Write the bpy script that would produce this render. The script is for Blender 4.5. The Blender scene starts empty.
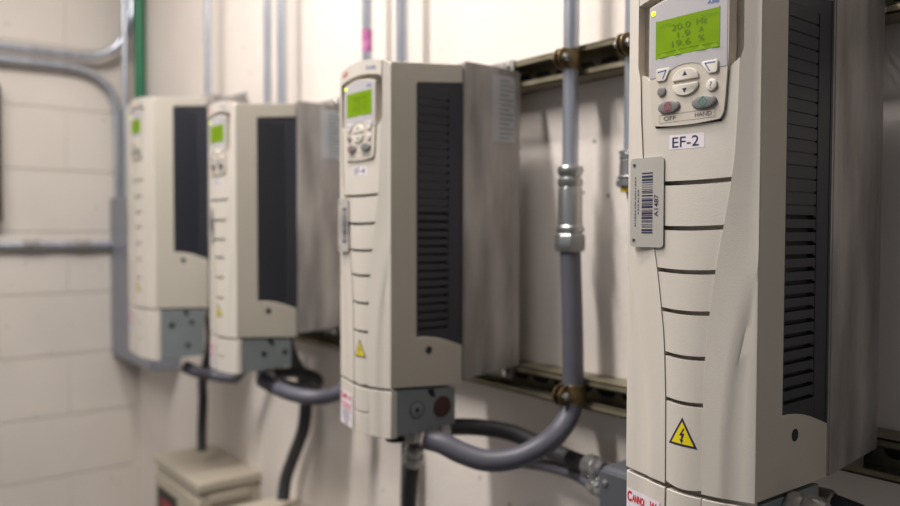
import bpy, bmesh, math, random
from mathutils import Vector, Matrix
random.seed(4)
SC = bpy.context.scene
COL = SC.collection
EYE = 1.5
PI = math.pi
R = math.radians

# ------------------------------------------------------------------ materials
def lin(c):
    c = c / 255.0
    return c / 12.92 if c <= 0.04045 else ((c + 0.055) / 1.055) ** 2.4
def rgb(r, g, b): return (lin(r), lin(g), lin(b), 1.0)

MATS = {}
def mat(name, col, rough=0.5, metal=0.0, var=0.0, vscale=(20, 20, 20), bump=0.0, bscale=600, emit=0.0, col2=None, spec=0.5, coat=0.0, detail=3, rvar=0.0):
    m = bpy.data.materials.new(name); m.use_nodes = True
    nt = m.node_tree; N = nt.nodes; L = nt.links
    b = N['Principled BSDF']
    b.inputs['Base Color'].default_value = col
    b.inputs['Roughness'].default_value = rough
    b.inputs['Metallic'].default_value = metal
    b.inputs['Specular IOR Level'].default_value = spec
    b.inputs['Coat Weight'].default_value = coat
    if emit:
        b.inputs['Emission Color'].default_value = col
        b.inputs['Emission Strength'].default_value = emit
    tc = N.new('ShaderNodeTexCoord')
    if var or col2:
        mp = N.new('ShaderNodeMapping'); mp.inputs['Scale'].default_value = vscale
        nz = N.new('ShaderNodeTexNoise'); nz.inputs['Scale'].default_value = 1.0; nz.inputs['Detail'].default_value = detail
        L.new(tc.outputs['Object'], mp.inputs['Vector']); L.new(mp.outputs[0], nz.inputs['Vector'])
        cr = N.new('ShaderNodeValToRGB')
        cr.color_ramp.elements[0].position = 0.3; cr.color_ramp.elements[1].position = 0.7
        c2 = col2 or tuple(max(0, c * (1 - var)) for c in col[:3]) + (1,)
        cr.color_ramp.elements[0].color = c2; cr.color_ramp.elements[1].color = col
        L.new(nz.outputs['Fac'], cr.inputs['Fac']); L.new(cr.outputs['Color'], b.inputs['Base Color'])
        if emit: L.new(cr.outputs['Color'], b.inputs['Emission Color'])
        if rvar:
            ma = N.new('ShaderNodeMath'); ma.operation = 'MULTIPLY_ADD'
            ma.inputs[1].default_value = rvar; ma.inputs[2].default_value = rough - rvar / 2
            L.new(nz.outputs['Fac'], ma.inputs[0]); L.new(ma.outputs[0], b.inputs['Roughness'])
    if bump:
        n2 = N.new('ShaderNodeTexNoise'); n2.inputs['Scale'].default_value = bscale; n2.inputs['Detail'].default_value = 2
        L.new(tc.outputs['Object'], n2.inputs['Vector'])
        bp = N.new('ShaderNodeBump'); bp.inputs['Strength'].default_value = bump; bp.inputs['Distance'].default_value = 0.001
        L.new(n2.outputs['Fac'], bp.inputs['Height']); L.new(bp.outputs[0], b.inputs['Normal'])
    MATS[name] = m
    return m

BEIGE = mat('beige_plastic', rgb(206, 198, 189), 0.5, var=0.05, vscale=(30, 30, 12), bump=0.15, bscale=900)
HOUSE = mat('housing_plastic', rgb(196, 189, 177), 0.52, var=0.05, vscale=(20, 20, 8), bump=0.2, bscale=900)
KEYP = mat('keypad_beige', rgb(200, 191, 179), 0.45)
KEYG = mat('keypad_grey', rgb(182, 178, 182), 0.42)
BTNL = mat('button_light', rgb(214, 206, 196), 0.4)
BTNG = mat('button_grey', rgb(128, 124, 124), 0.38)
BLUE = mat('print_blue', rgb(40, 90, 165), 0.5)
NAVY = mat('print_navy', rgb(36, 32, 70), 0.6)
REDP = mat('print_red', rgb(200, 22, 48), 0.5)
DRED = mat('print_dark_red', rgb(150, 40, 60), 0.5)
TEAL = mat('print_teal', rgb(10, 120, 105), 0.5)
DKPR = mat('print_dark', rgb(98, 94, 104), 0.6)
BLK = mat('black_plastic', rgb(14, 14, 16), 0.5)
WHT = mat('label_white', rgb(226, 218, 226), 0.45)
TAG = mat('tag_metal', rgb(186, 182, 176), 0.4, metal=0.25, var=0.06, vscale=(60, 60, 20))
YEL = mat('warning_yellow', rgb(226, 208, 20), 0.45)
LCD = mat('lcd_green', spec=0.15, col=rgb(112, 142, 0), rough=0.5, emit=0.30, col2=rgb(102, 132, 0), vscale=(30, 30, 60), detail=1)
LCDT = mat('lcd_ink', rgb(80, 108, 8), 0.4, emit=0.18)
LCDD = mat('lcd_dim', rgb(108, 142, 6), 0.4, emit=0.33)
LED = mat('led_yellow_green', rgb(225, 245, 20), 0.3, emit=2.2)
VENT = mat('vent_charcoal', rgb(44, 46, 56), 0.5, var=0.1, vscale=(30, 30, 30))
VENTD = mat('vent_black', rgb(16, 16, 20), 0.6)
ALU = mat('cast_aluminium', rgb(186, 180, 176), 0.5, metal=0.35, col2=rgb(128, 122, 119), vscale=(26, 26, 6), bump=0.35, bscale=260, detail=6, rvar=0.2)
STICK = mat('sticker_grey', rgb(184, 184, 188), 0.5, metal=0.0, var=0.1)
GLAND = mat('gland_box_grey', rgb(130, 138, 140), 0.5, metal=0.1, var=0.1)
GLRNG = mat('gland_ring', rgb(60, 64, 66), 0.6)
PLUG = mat('plug_maroon', rgb(70, 38, 36), 0.6)
EMT = mat('galvanised_pipe', rgb(200, 204, 214), 0.30, metal=0.75, col2=rgb(172, 176, 188), vscale=(40, 40, 8), bump=0.1, bscale=300)
FIT = mat('cast_fitting', rgb(178, 178, 178), 0.28, metal=0.85, bump=0.4, bscale=250)
FLEX = mat('flex_grey', rgb(92, 91, 102), 0.45, bump=0.2, bscale=500, var=0.12, vscale=(20, 20, 20))
DFLEX = mat('flex_dark', rgb(52, 52, 56), 0.5, bump=0.2, bscale=500)
STRUT = mat('strut_zinc', rgb(150, 142, 120), 0.45, metal=0.45, col2=rgb(112, 105, 84), vscale=(30, 60, 60))
ZDICH = mat('zinc_dichromate', rgb(138, 118, 82), 0.35, metal=0.7, col2=rgb(98, 82, 60), vscale=(90, 90, 90))
GREENP = mat('green_pipe_paint', rgb(18, 110, 74), 0.4, var=0.12)
PURP = mat('purple_tape', rgb(160, 56, 130), 0.5, col2=rgb(190, 130, 170), vscale=(30, 30, 60))
GREYBOX = mat('grey_enclosure', rgb(132, 134, 146), 0.45, var=0.04)
JBOX = mat('junction_grey', rgb(92, 94, 102), 0.5, metal=0.2, var=0.08, bump=0.3, bscale=200)
TAN = mat('tan_enclosure', rgb(186, 176, 160), 0.5, var=0.05, vscale=(8, 8, 8))
OLIVE = mat('dark_olive_case', rgb(46, 46, 36), 0.6)
SCREW = mat('bright_screw', rgb(200, 200, 200), 0.25, metal=0.9)
YRING = mat('yellow_ring', rgb(190, 165, 20), 0.5)

def wall_mat(name, col, blocks):
    m = bpy.data.materials.new(name); m.use_nodes = True
    nt = m.node_tree; N = nt.nodes; L = nt.links; b = N['Principled BSDF']
    b.inputs['Roughness'].default_value = 0.55
    g = N.new('ShaderNodeNewGeometry')
    nz = N.new('ShaderNodeTexNoise'); nz.inputs['Scale'].default_value = 5; nz.inputs['Detail'].default_value = 5
    L.new(g.outputs['Position'], nz.inputs['Vector'])
    cr = N.new('ShaderNodeValToRGB')
    cr.color_ramp.elements[0].position = 0.3; cr.color_ramp.elements[1].position = 0.72
    cr.color_ramp.elements[0].color = tuple(c * 0.93 for c in col[:3]) + (1,); cr.color_ramp.elements[1].color = col
    L.new(nz.outputs['Fac'], cr.inputs['Fac'])
    # sparse dark specks and chips in the paint
    vo = N.new('ShaderNodeTexVoronoi'); vo.inputs['Scale'].default_value = 17
    L.new(g.outputs['Position'], vo.inputs['Vector'])
    lt = N.new('ShaderNodeMath'); lt.operation = 'LESS_THAN'; lt.inputs[1].default_value = 0.055
    L.new(vo.outputs['Distance'], lt.inputs[0])
    mx = N.new('ShaderNodeMix'); mx.data_type = 'RGBA'
    L.new(lt.outputs[0], mx.inputs[0]); L.new(cr.outputs['Color'], mx.inputs[6])
    mx.inputs[7].default_value = tuple(c * 0.35 for c in col[:3]) + (1,)
    L.new(mx.outputs[2], b.inputs['Base Color'])
    n2 = N.new('ShaderNodeTexNoise'); n2.inputs['Scale'].default_value = 90; n2.inputs['Detail'].default_value = 3
    L.new(g.outputs['Position'], n2.inputs['Vector'])
    bp = N.new('ShaderNodeBump'); bp.inputs['Strength'].default_value = 0.35; bp.inputs['Distance'].default_value = 0.002
    L.new(n2.outputs['Fac'], bp.inputs['Height']); L.new(bp.outputs[0], b.inputs['Normal'])
    return m
WALLB = wall_mat('painted_wall', rgb(228, 218, 211), False)
WALLL = wall_mat('painted_block', rgb(214, 205, 197), True)
FLOOR = mat('concrete_floor', rgb(96, 93, 88), 0.6, var=0.2, vscale=(3, 3, 3))
CEIL = mat('ceiling_paint', rgb(225, 222, 215), 0.7)

# ------------------------------------------------------------------ mesh helper
class MB:
    def __init__(s): s.v = []; s.f = []; s.m = []
    def add(s, vs, fs, mi=0):
        o = len(s.v); s.v += [tuple(v) for v in vs]
        for f in fs: s.f.append(tuple(i + o for i in f)); s.m.append(mi)
    def box(s, x0, x1, y0, y1, z0, z1, mi=0):
        vs = [(x, y, z) for x in (x0, x1) for y in (y0, y1) for z in (z0, z1)]
        s.add(vs, [(0, 1, 3, 2), (4, 6, 7, 5), (0, 4, 5, 1), (2, 3, 7, 6), (0, 2, 6, 4), (1, 5, 7, 3)], mi)
    def prism(s, pts, axis, a, b, mi=0):
        # pts: 2D outline, extruded along axis from a to b
        def P(p, t):
            if axis == 'x': return (t, p[0], p[1])
            if axis == 'y': return (p[0], t, p[1])
            return (p[0], p[1], t)
        n = len(pts)
        vs = [P(p, a) for p in pts] + [P(p, b) for p in pts]
        fs = [tuple(range(n)), tuple(range(2 * n - 1, n - 1, -1))]
        fs += [(i, i + n, (i + 1) % n + n, (i + 1) % n) for i in range(n)]
        s.add(vs, fs, mi)
    def grid(s, rows, mi=0, close_back=None):
        # rows: list of lists of points; close_back: y plane -> closed solid
        M = len(rows); K = len(rows[0])
        vs = [p for r in rows for p in r]
        fs = [(i * K + j, i * K + j + 1, (i + 1) * K + j + 1, (i + 1) * K + j) for i in range(M - 1) for j in range(K - 1)]
        if close_back is not None:
            ring = [(0, j) for j in range(K)] + [(i, K - 1) for i in range(1, M)] + [(M - 1, j) for j in range(K - 2, -1, -1)] + [(i, 0) for i in range(M - 2, 0, -1)]
            o = len(vs); n = len(ring)
            for (i, j) in ring:
                p = rows[i][j]; vs.append((p[0], close_back, p[2]))
            for k in range(n):
                a = ring[k][0] * K + ring[k][1]; b = ring[(k + 1) % n][0] * K + ring[(k + 1) % n][1]
                fs.append((b, a, o + k, o + (k + 1) % n))
            fs.append(tuple(o + k for k in range(n)))
        s.add(vs, fs, mi)
    def tube(s, path, r, seg=16, mi=0, caps=True, radii=None):
        P = [Vector(p) for p in path]; n = len(P); vs = []; prev = None
        for i in range(n):
            t = (P[min(i + 1, n - 1)] - P[max(i - 1, 0)])
            if t.length < 1e-9: t = Vector((0, 0, 1))
            t.normalize()
            if prev is None:
                a = Vector((0, 0, 1)) if abs(t.z) < 0.9 else Vector((1, 0, 0))
                u = t.cross(a).normalized()
            else:
                u = (prev - t * prev.dot(t)).normalized()
            prev = u; w = t.cross(u)
            rr = radii[i] if radii else r
            for k in range(seg):
                an = 2 * PI * k / seg
                vs.append(tuple(P[i] + (u * math.cos(an) + w * math.sin(an)) * rr))
        fs = [(i * seg + k, i * seg + (k + 1) % seg, (i + 1) * seg + (k + 1) % seg, (i + 1) * seg + k) for i in range(n - 1) for k in range(seg)]
        if caps:
            fs.append(tuple(range(seg - 1, -1, -1))); fs.append(tuple((n - 1) * seg + k for k in range(seg)))
        s.add(vs, fs, mi)
    def lathe(s, prof, o, d=(0, 0, 1), seg=24, mi=0):
        # prof: (radius, distance along d) pairs
        o = Vector(o); d = Vector(d).normalized()
        a = Vector((0, 0, 1)) if abs(d.z) < 0.9 else Vector((1, 0, 0))
        u = d.cross(a).normalized(); w = d.cross(u); vs = []
        for (r_, h) in prof:
            for k in range(seg):
                an = 2 * PI * k / seg
                vs.append(tuple(o + d * h + (u * math.cos(an) + w * math.sin(an)) * max(r_, 1e-5)))
        n = len(prof)
        fs = [(i * seg + k, i * seg + (k + 1) % seg, (i + 1) * seg + (k + 1) % seg, (i + 1) * seg + k) for i in range(n - 1) for k in range(seg)]
        fs.append(tuple(range(seg - 1, -1, -1))); fs.append(tuple((n - 1) * seg + k for k in range(seg)))
        s.add(vs, fs, mi)
    def build(s, name, mats, parent=None, bevel=0, segs=2, angle=35, loc=None):
        me = bpy.data.meshes.new(name)
        me.from_pydata(s.v, [], s.f)
        if not isinstance(mats, (list, tuple)): mats = [mats]
        for m in mats: me.materials.append(m)
        me.polygons.foreach_set('material_index', s.m)
        bm = bmesh.new(); bm.from_mesh(me); bmesh.ops.recalc_face_normals(bm, faces=bm.faces); bm.to_mesh(me); bm.free()
        me.polygons.foreach_set('use_smooth', [True] * len(me.polygons))
        me.set_sharp_from_angle(angle=R(angle))
        me.update()
        o = bpy.data.objects.new(name, me); COL.objects.link(o)
        if parent is not None: o.parent = parent
        if loc: o.location = loc
        if bevel:
            b = o.modifiers.new('Bevel', 'BEVEL'); b.width = bevel; b.segments = segs; b.limit_method = 'ANGLE'; b.angle_limit = R(40)
            b.harden_normals = False
        return o

def spline(pts, n=10):
    P = [Vector(p) for p in pts]; out = []
    for i in range(len(P) - 1):
        p0 = P[max(i - 1, 0)]; p1 = P[i]; p2 = P[i + 1]; p3 = P[min(i + 2, len(P) - 1)]
        for k in range(n):
            t = k / n
            out.append(0.5 * ((2 * p1) + (p2 - p0) * t + (2 * p0 - 5 * p1 + 4 * p2 - p3) * t * t + (3 * p1 - p0 - 3 * p2 + p3) * t ** 3))
    out.append(P[-1]); return out

def interp(tab, z):
    if z <= tab[0][0]: return tab[0][1]
    for (a, va), (b, vb) in zip(tab, tab[1:]):
        if z <= b: return va + (vb - va) * (z - a) / (b - a)
    return tab[-1][1]

def tag(o, label, cat=None, group=None, kind=None):
    if label: o['label'] = label
    if cat: o['category'] = cat
    if group: o['group'] = group
    if kind: o['kind'] = kind
    return o
def thing(name, label, cat, loc, group=None):
    o = bpy.data.objects.new(name, None); COL.objects.link(o); o.location = loc
    o.empty_display_size = 0.05
    return tag(o, label, cat, group)

_TXT = {}
def text2d(s, bold=0.0):
    """triangulated outline of a string, normalised to cap height 1, origin at the left of the base line"""
    if (s, bold) in _TXT: return _TXT[(s, bold)]
    cu = bpy.data.curves.new('lettering', 'FONT'); cu.body = s; cu.size = 1.0; cu.offset = bold
    ob = bpy.data.objects.new('lettering', cu); COL.objects.link(ob)
    dg = bpy.context.evaluated_depsgraph_get(); dg.update()
    me = bpy.data.meshes.new_from_object(ob.evaluated_get(dg))
    vs = [(v.co.x, v.co.y) for v in me.vertices]; fs = [tuple(p.vertices) for p in me.polygons]
    bpy.data.objects.remove(ob); bpy.data.curves.remove(cu); bpy.data.meshes.remove(me)
    x0 = min(v[0] for v in vs); x1 = max(v[0] for v in vs)
    h = 0.69
    _TXT[(s, bold)] = ([((x - x0) / h, y / h) for x, y in vs], fs, (x1 - x0) / h)
    return _TXT[(s, bold)]
def put_text(mb, s, x, z, h, surf, width=None, mi=0, align='c', rot=0, lift=0.15e-3, bold=0.0):
    """string on the surface y = surf(x, z); centre x unless align == 'l'; rot in degrees (turned in the plane)"""
    vs, fs, w = text2d(s, bold)
    sx = (width / w) if width else h
    W = w * sx; out = []
    ca, sa = math.cos(R(rot)), math.sin(R(rot))
    for (a, b) in vs:
        px = a * sx - (W / 2 if align == 'c' else 0); pz = b * h - (h / 2)
        X = x + px * ca - pz * sa; Z = z + px * sa + pz * ca
        out.append((X, surf(X, Z) - lift, Z))
    mb.add(out, fs, mi)

mm = 0.001
# ------------------------------------------------------------------ the motor drives
HW = [(0, 17.5), (70, 18), (110, 19.5), (130, 21), (175, 27), (200, 31.5), (215, 34.5), (240, 39), (270, 43.5), (310, 46), (350, 47)]
CR = [(0, 36.5), (45, 37), (96, 42), (145, 52), (195, 62.4)]

def make_drive(pos, W, label, small_slots, HT=417, BOX=65.7, sag=6, keylabel=None, asset=None, group=None, sticker_side=True,
               warning_scale=1.0, knock='small', brand=True, vent_bottom=64.0, fscale=1.0, kz=0.0, extra=(), hb=0.0, back=222.0):
    X, Y, Z = pos
    root = thing('motor_drive', label, 'motor drive', (X, Y, Z), group)
    H = W / 2.0                               # half width in mm
    dz = HT - 417                             # the taller model: everything on its front shifted up
    rise = 37.0 if extra else 0.0
    def up(z): return z * fscale + rise
    def down(z): return max(0.0, (z - rise) / fscale)
    def hw(z): return interp(HW, down(z))
    def cr(z):
        k = interp(CR, down(z)); return min(H - 0.1, k + (H - 62.5) * (k / 62.4))
    def F(xm, z):                             # front surface, mm, xm from the middle of the strip
        d = abs(xm); h = hw(z); c = max(cr(z), h + 1)
        bc = -4.6 * (H - c) / (H * 0.416)
        if d <= h: return -6.2 - 2.3 * (1 - (d / h) ** 2)
        if d <= c: return -7.2 + (bc + 7.2) * (d - h) / (c - h)
        st = 1.3 * min(1.0, (H - c) / 12.0)
        if d <= c + 1.6: return bc + st * (d - c) / 1.6
        return (bc + st) * (H - d) / max(H - c - 1.6, 1e-3) if d < H else 0.0
    CX = -H
    off = 2.0                                 # the strip sits a touch right of the middle
    def zbot(d): return -2.6 * (1 - (d / H) ** 2)
    def ztop(d): return HT + 9.5 * (1 - (d / H) ** 2) - (max(0, d - (H - 8)) ** 2) * 0.06
    def P(xm, y, z): return ((CX + xm) * mm, y * mm, z * mm)
    Zt = HT - 417

    # --- front cover: two wings, the tapering strip cut by cross grooves, the brow over the keypad
    fc = MB()
    ts = [i / 36 for i in range(37)]
    for s in (-1, 1):
        rows = []
        for t in ts:
            zr = t * HT
            h = hw(zr) + 0.4 if zr < up(345) else 50.5
            hh = h
            c = max(cr(zr), h + 1.0)
            row = []
            for d in (hh, hh + (c - hh) * 0.33, hh + (c - hh) * 0.66, c, c + min(1.6, (H - c) * 0.4), c + (H - c) * 0.6, H - 1.2, H - 0.35):
                za = zbot(d) + t * (ztop(d) - zbot(d))
                yy = F(d, zr) if True else 0
                if d == H - 0.35: yy = 0.3
                if d == H - 1.2: yy = F(d, zr) + 0.1
                row.append(P(s * d + (off if d < H - 20 else off * (H - d) / 20.0), yy, za))
            rows.append(row)
        fc.grid(rows, 0, 9 * mm)
    cuts = [0] + list(extra) + [up(z) for z in (71, 109.8, 147.4, 181.5, 218, 256)]
    def seg(za, zb, topf=None):
        rows = []; K = 13
        for i in range(9):
            t = i / 8; row = []
            for j in range(K):
                e = -1 + 2 * j / (K - 1)
                zr = za + (zb - za) * t
                d = (hw(zr) - 0.25) * e
                lo = za + (zbot(0) * (1 - abs(e) ** 2) * 1.0 if za < 1 else -1.1 * (1 - e * e))
                hi = zb - 1.1 * (1 - e * e) if topf is None else topf(abs(d))
                zz = lo + (hi - lo) * t
                ey = F(d, zr)
                row.append(P(d + off, ey, zz))
            rows.append(row)
        fc.grid(rows, 0, 6 * mm)
    for a, b in zip(cuts, cuts[1:]): seg(a + (1.9 if a else 0), b - 1.9)
    seg(cuts[-1] + 1.9, up(343) , lambda d: up(343) + max(0, d - 36) * 0.75)
    # brow
    rows = []
    for i in range(5):
        row = []
        for j in range(17):
            e = -1 + j / 8; d = 49.5 * e
            lo = Zt + 401.5 + 7 * (1 - e * e); hi = ztop(abs(d))
            row.append(P(d + off, -7.0 - 2.2 * (1 - e * e), lo + (hi - lo) * i / 4))
        rows.append(row)
    fc.grid(rows, 0, 9 * mm)
    fc.build('front_cover', BEIGE, root, bevel=0.8 * mm, segs=2)

    # --- housing: side walls with a cut-out, top, bottom, recess floor
    hs = MB()
    D = 119.0; zt0 = HT + 1.0; zt1 = HT + 13; wt = HT - 20 + (6 if extra else 0)
    vb = vent_bottom; zb1 = -sag
    arch = [(41, vb), (52, vb - 0.2), (63, vb - 1.6), (77, vb - 4), (91, vb - 8), (104, vb - 12.5), (D, vb - 18)]
    hole_z = vb - 19
    def zlow(y): return zb1 * y / D
    def zhigh(y): return zt0 + (zt1 - zt0) * y / D
    for (xa, xb) in ((-3, 0), (-W, -W + 3)):
        # one skin: columns across the depth, rows from the bottom edge up to the arch, up the front strip, over the top
        ys = [0.3, 41] + [a[0] for a in arch[1:]]
        lo = [zlow(y) for y in ys]; hi = [vb] + [a[1] for a in arch]; hi[0] = vb; hi[1] = vb
        def V(x, y, z): return (x * mm, y * mm, z * mm)
        ring = []
        faces = []
        vs = []
        def vid(y, z):
            k = (round(y, 3), round(z, 3))
            if k not in idx: idx[k] = len(pts_); pts_.append(k)
            return idx[k]
        idx = {}; pts_ = []
        for i in range(len(ys) - 1):
            faces.append([vid(ys[i], lo[i]), vid(ys[i + 1], lo[i + 1]), vid(ys[i + 1], hi[i + 1]), vid(ys[i], hi[i])])
        faces.append([vid(0.3, vb), vid(41, vb), vid(41, wt - 4), vid(0.3, wt - 4)])
        faces.append([vid(0.3, wt - 4), vid(41, wt - 4), vid(42.2, wt - 1.2), vid(45, wt), vid(45, zhigh(45)), vid(0.3, zt0)])
        faces.append([vid(45, wt), vid(D, wt + 8), vid(D, zhigh(D)), vid(45, zhigh(45))])
        n_ = len(pts_)
        vs = [V(xa, y, z) for y, z in pts_] + [V(xb, y, z) for y, z in pts_]
        fs = [tuple(f_) for f_ in faces] + [tuple(v_ + n_ for v_ in reversed(f_)) for f_ in faces]
        edges = {}
        for f_ in faces:
            for a_, b_ in zip(f_, f_[1:] + f_[:1]): edges[(a_, b_)] = 1
        for (a_, b_) in list(edges):
            if (b_, a_) not in edges: fs.append((b_, a_, a_ + n_, b_ + n_))
        hs.add(vs, fs)
    hs.prism([(4 * mm, zt0 * mm), (D * mm, zt1 * mm), (D * mm, (zt1 - 3) * mm), (4 * mm, (zt0 - 3) * mm)], 'x', (-W + 1.5) * mm, -1.5 * mm)
    hs.prism([(8 * mm, 1 * mm), (D * mm, (zb1 + 1) * mm), (D * mm, (zb1 + 4) * mm), (8 * mm, 4 * mm)], 'x', (-W + 1.5) * mm, -1.5 * mm)
    hs.box((-W + 2) * mm, -2 * mm, 3.5 * mm, 8.5 * mm, 3 * mm, (HT - 4) * mm)
    hs.build('housing', HOUSE, root, bevel=1.0 * mm, segs=2)

    # --- charcoal louvred panel filling the cut-out
    vp = MB()
    x1 = -1.6
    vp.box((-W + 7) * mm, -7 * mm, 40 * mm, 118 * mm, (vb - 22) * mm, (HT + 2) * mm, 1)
    for sgn in (0, 1):
        def bx(a, b, y0, y1, z0, z1, mi=0):
            if sgn: a, b = -W - b, -W - a
            vp.box(min(a, b) * mm, max(a, b) * mm, y0 * mm, y1 * mm, z0 * mm, z1 * mm, mi)
        bx(-8, x1, 38, 44.5, vb - 4, wt + 1)
        bx(-8, x1, 98, 117.5, vb - 20, wt + 9)
        bx(-8, x1, 44.5, 98, wt - 6, wt + 8)
        bx(-8, x1 + 0.5, 117.5, 123.6, vb - 22, HT + 8)
        if small_slots:
            z = vb - 8
            n = int((wt - 6 - z) / 7.2); p = (wt - 6 - z) / n
            for i in range(n):
                bx(-8, x1, 44.5, 98, z + i * p + 1.9, z + (i + 1) * p)
        else:
            pitch = 10.95; z = vb + 8
            bx(-8, x1, 44.5, 98, vb - 12, z)
            i = 0
            while z + pitch < wt - 6:
                deep = i < 15
                g = 3.6 if deep else 1.1
                bx(-8, x1, 44.5, 92.5, z + g, z + pitch)
                bx(-8, x1 - 0.5, 92.5, 96, z + 2.0, z + pitch)
                bx(-8, x1, 96, 98, z, z + pitch)
                if not deep: bx(-8, x1 - 1.0, 44.5, 92.5, z, z + g)
                z += pitch; i += 1
            bx(-8, x1, 44.5, 98, z, wt - 6)
    # round speaker-like hole below the louvres
    vp.lathe([(5.4 * mm, 0), (5.4 * mm, 0.35 * mm)], (0.0, 61.5 * mm, hole_z * mm), (1, 0, 0), 20, 1)
    for k in (-2.4, 0, 2.4):
        vp.box(0.3 * mm, 0.6 * mm, 58.0 * mm, 65 * mm, (hole_z + k - 0.45) * mm, (hole_z + k + 0.45) * mm, 0)
    vp.build('vent_panel', [VENT, VENTD], root, bevel=0.3 * mm, segs=1)

    # --- heat sink
    sk = MB()
    HB = 435.5 + Zt + hb
    prof = [(124, -2.5), (back, 5), (back, HB - 2.5), (190, HB), (124, HB)]
    for (xa, xb) in ((-3.2, 0), (-W, -W + 3.2)):
        sk.prism([(y * mm, z * mm) for y, z in prof], 'x', xa * mm, xb * mm)
    sk.box((-W + 1) * mm, -1 * mm, 121 * mm, 129 * mm, -1 * mm, (HB - 2) * mm)
    n = max(9, int((W - 8) / 9.5))
    for i in range(n):
        x = -W + 6 + (W - 12) * (i + 0.5) / n
        sk.prism([(128 * mm, 2 * mm), (214 * mm, 8 * mm), (214 * mm, (HB - 7) * mm), (128 * mm, (HB - 4) * mm)], 'x', (x - 0.9) * mm, (x + 0.9) * mm)
    hsink = sk.build('heat_sink', ALU, root, bevel=0.6 * mm, segs=2)
    for zz in (-16, HB - 4):
        mt = MB()
        mt.box((-W + 12) * mm, -12 * mm, (back - 3) * mm, (back + 0.5) * mm, zz * mm, (zz + 22) * mm)
        ft = mt.build('mounting_foot', ALU, root, bevel=0.4 * mm, segs=1)
        for xx in (-W + 26, -24):
            mt = MB()
            mt.lathe([(6 * mm, 0), (6 * mm, 4 * mm), (4.5 * mm, 5 * mm)], (xx * mm, (back - 3) * mm, (zz + (8 if zz < 0 else 14)) * mm), (0, -1, 0), 6)
            mt.build('bolt', SCREW, ft)
    if sticker_side:
        st = MB()
        st.box(0.1 * mm, 0.5 * mm, 172 * mm, 217 * mm, (Zt + 330) * mm, (Zt + 424) * mm, 0)
        for i in range(13):
            za = Zt + 334 + i * 6.8
            st.box(0.4 * mm, 0.62 * mm, 187 * mm, (213 if i % 3 else 205) * mm, za * mm, (za + 2.4) * mm, 1)
        tag(st.build('rating_sticker', [STICK, GLAND], root), 'pale sticker with rows of fine print on the heat sink')

    # --- conduit box under the cover and its beige lower front
    gb = MB()
    gb.prism([(10 * mm, -4 * mm), (108 * mm, (-4 - sag * 0.9) * mm), (108 * mm, (-BOX + 3.5) * mm), (10 * mm, (-BOX + 1.0) * mm)], 'x', (-W + 4) * mm, -1.2 * mm)
    b2 = gb.build('conduit_box', GLAND, root, bevel=0.8 * mm, segs=2)
    def disc(y, z, r, mi, hgt=0.7, kn=None):
        own = kn is None
        if own: kn = MB()
        kn.lathe([(r * mm, 0), (r * mm, hgt * mm * 0.7), ((r - 0.5) * mm, hgt * mm)], (-1.4 * mm, y * mm, z * mm), (1, 0, 0), 28, mi)
        if own: kn.build('knockout', [GLAND, GLRNG, VENTD, PLUG], b2)
    kn = MB()
    kn.box(-1.4 * mm, -0.8 * mm, 61 * mm, 71 * mm, -13 * mm, -9 * mm, 2)
    kn.prism([(61 * mm, -12 * mm), (71 * mm, -12 * mm), (74 * mm, -21 * mm), (66 * mm, -19 * mm)], 'x', -1.4 * mm, -0.8 * mm, 2)
    if knock == 'big':
        k2 = MB(); disc(43, -34, 11.8, 1, 0.7, k2); disc(43, -34, 10.2, 0, 1.0, k2); disc(43, -34, 3.2, 2, 1.4, k2)
        k2.build('knockout', [GLAND, GLRNG, VENTD, PLUG], b2)
        disc(85, -35, 14.5, 3, 2.2)
    elif knock == 'tall':
        disc(35, -40, 6.5, 2, 0.8); disc(71, -88, 6.5, 1, 0.8); disc(80, -36, 6, 1, 0.8)
    else:
        disc(53, -34.5, 5, 2, 0.8); disc(95, -34.5, 5, 2, 0.8)
    kn.build('notch', [GLAND, GLRNG, VENTD, PLUG], b2)
    fb = MB()
    def FL(d): return F(d, 0)
    ztp = -4.2
    for s in (-1, 1):
        rows = []
        h = hw(0) + 0.6; c = cr(0)
        for t in [i / 6 for i in range(7)]:
            row = []
            for d in (h, h + (c - h) * 0.5, c, c + 1.6, c + (H - c) * 0.5, H - 1.2, H):
                lo = -BOX - 2 * (1 - (d / H) ** 2); hi = ztp + zbot(d)
                tt = max(0, t - 0.5) * 2
                yy = F(d, 0) if d < H else 1.4
                row.append(P(s * d + (off if d < H - 20 else off * (H - d) / 20.0), yy + 0.4, hi + (lo - hi) * t))
            rows.append(row)
        fb.grid(rows, 0, 7.5 * mm)
    steps = [ztp - 0.5]
    z = -39.0
    while z > -BOX + 8: steps.append(z); z -= 37.5
    steps.append(-BOX)
    for a, b in zip(steps, steps[1:]):
        rows = []
        for i in range(5):
            row = []
            for j in range(11):
                e = -1 + j / 5
                d = (hw(0) - 0.6) * e
                sg = -2.3 * (1 - (d / H) ** 2)
                a2 = a - (0.0 if a == steps[0] else 1.1) + (sg if a == steps[0] else -1.0 * (1 - e * e)); b2_ = b + (0 if b == steps[-1] else 1.1) + (sg if b == steps[-1] else -1.0 * (1 - e * e))
                row.append(P(d + off, F(d, 0) + 0.3, a2 + (b2_ - a2) * i / 4))
            rows.append(row)
        fb.grid(rows, 0, 6 * mm)
    fb.box(-3 * mm, -0.1 * mm, 0.9 * mm, 10 * mm, -BOX * mm, ztp * mm)
    fb.box(-W * mm, (-W + 3) * mm, 1.5 * mm, 7.6 * mm, -BOX * mm, ztp * mm)
    fb.box((-W + 2) * mm, -2 * mm, 4 * mm, 7.4 * mm, (-BOX + 1) * mm, -1 * mm)
    fb.build('lower_cover', BEIGE, root, bevel=0.5 * mm, segs=2)

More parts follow.
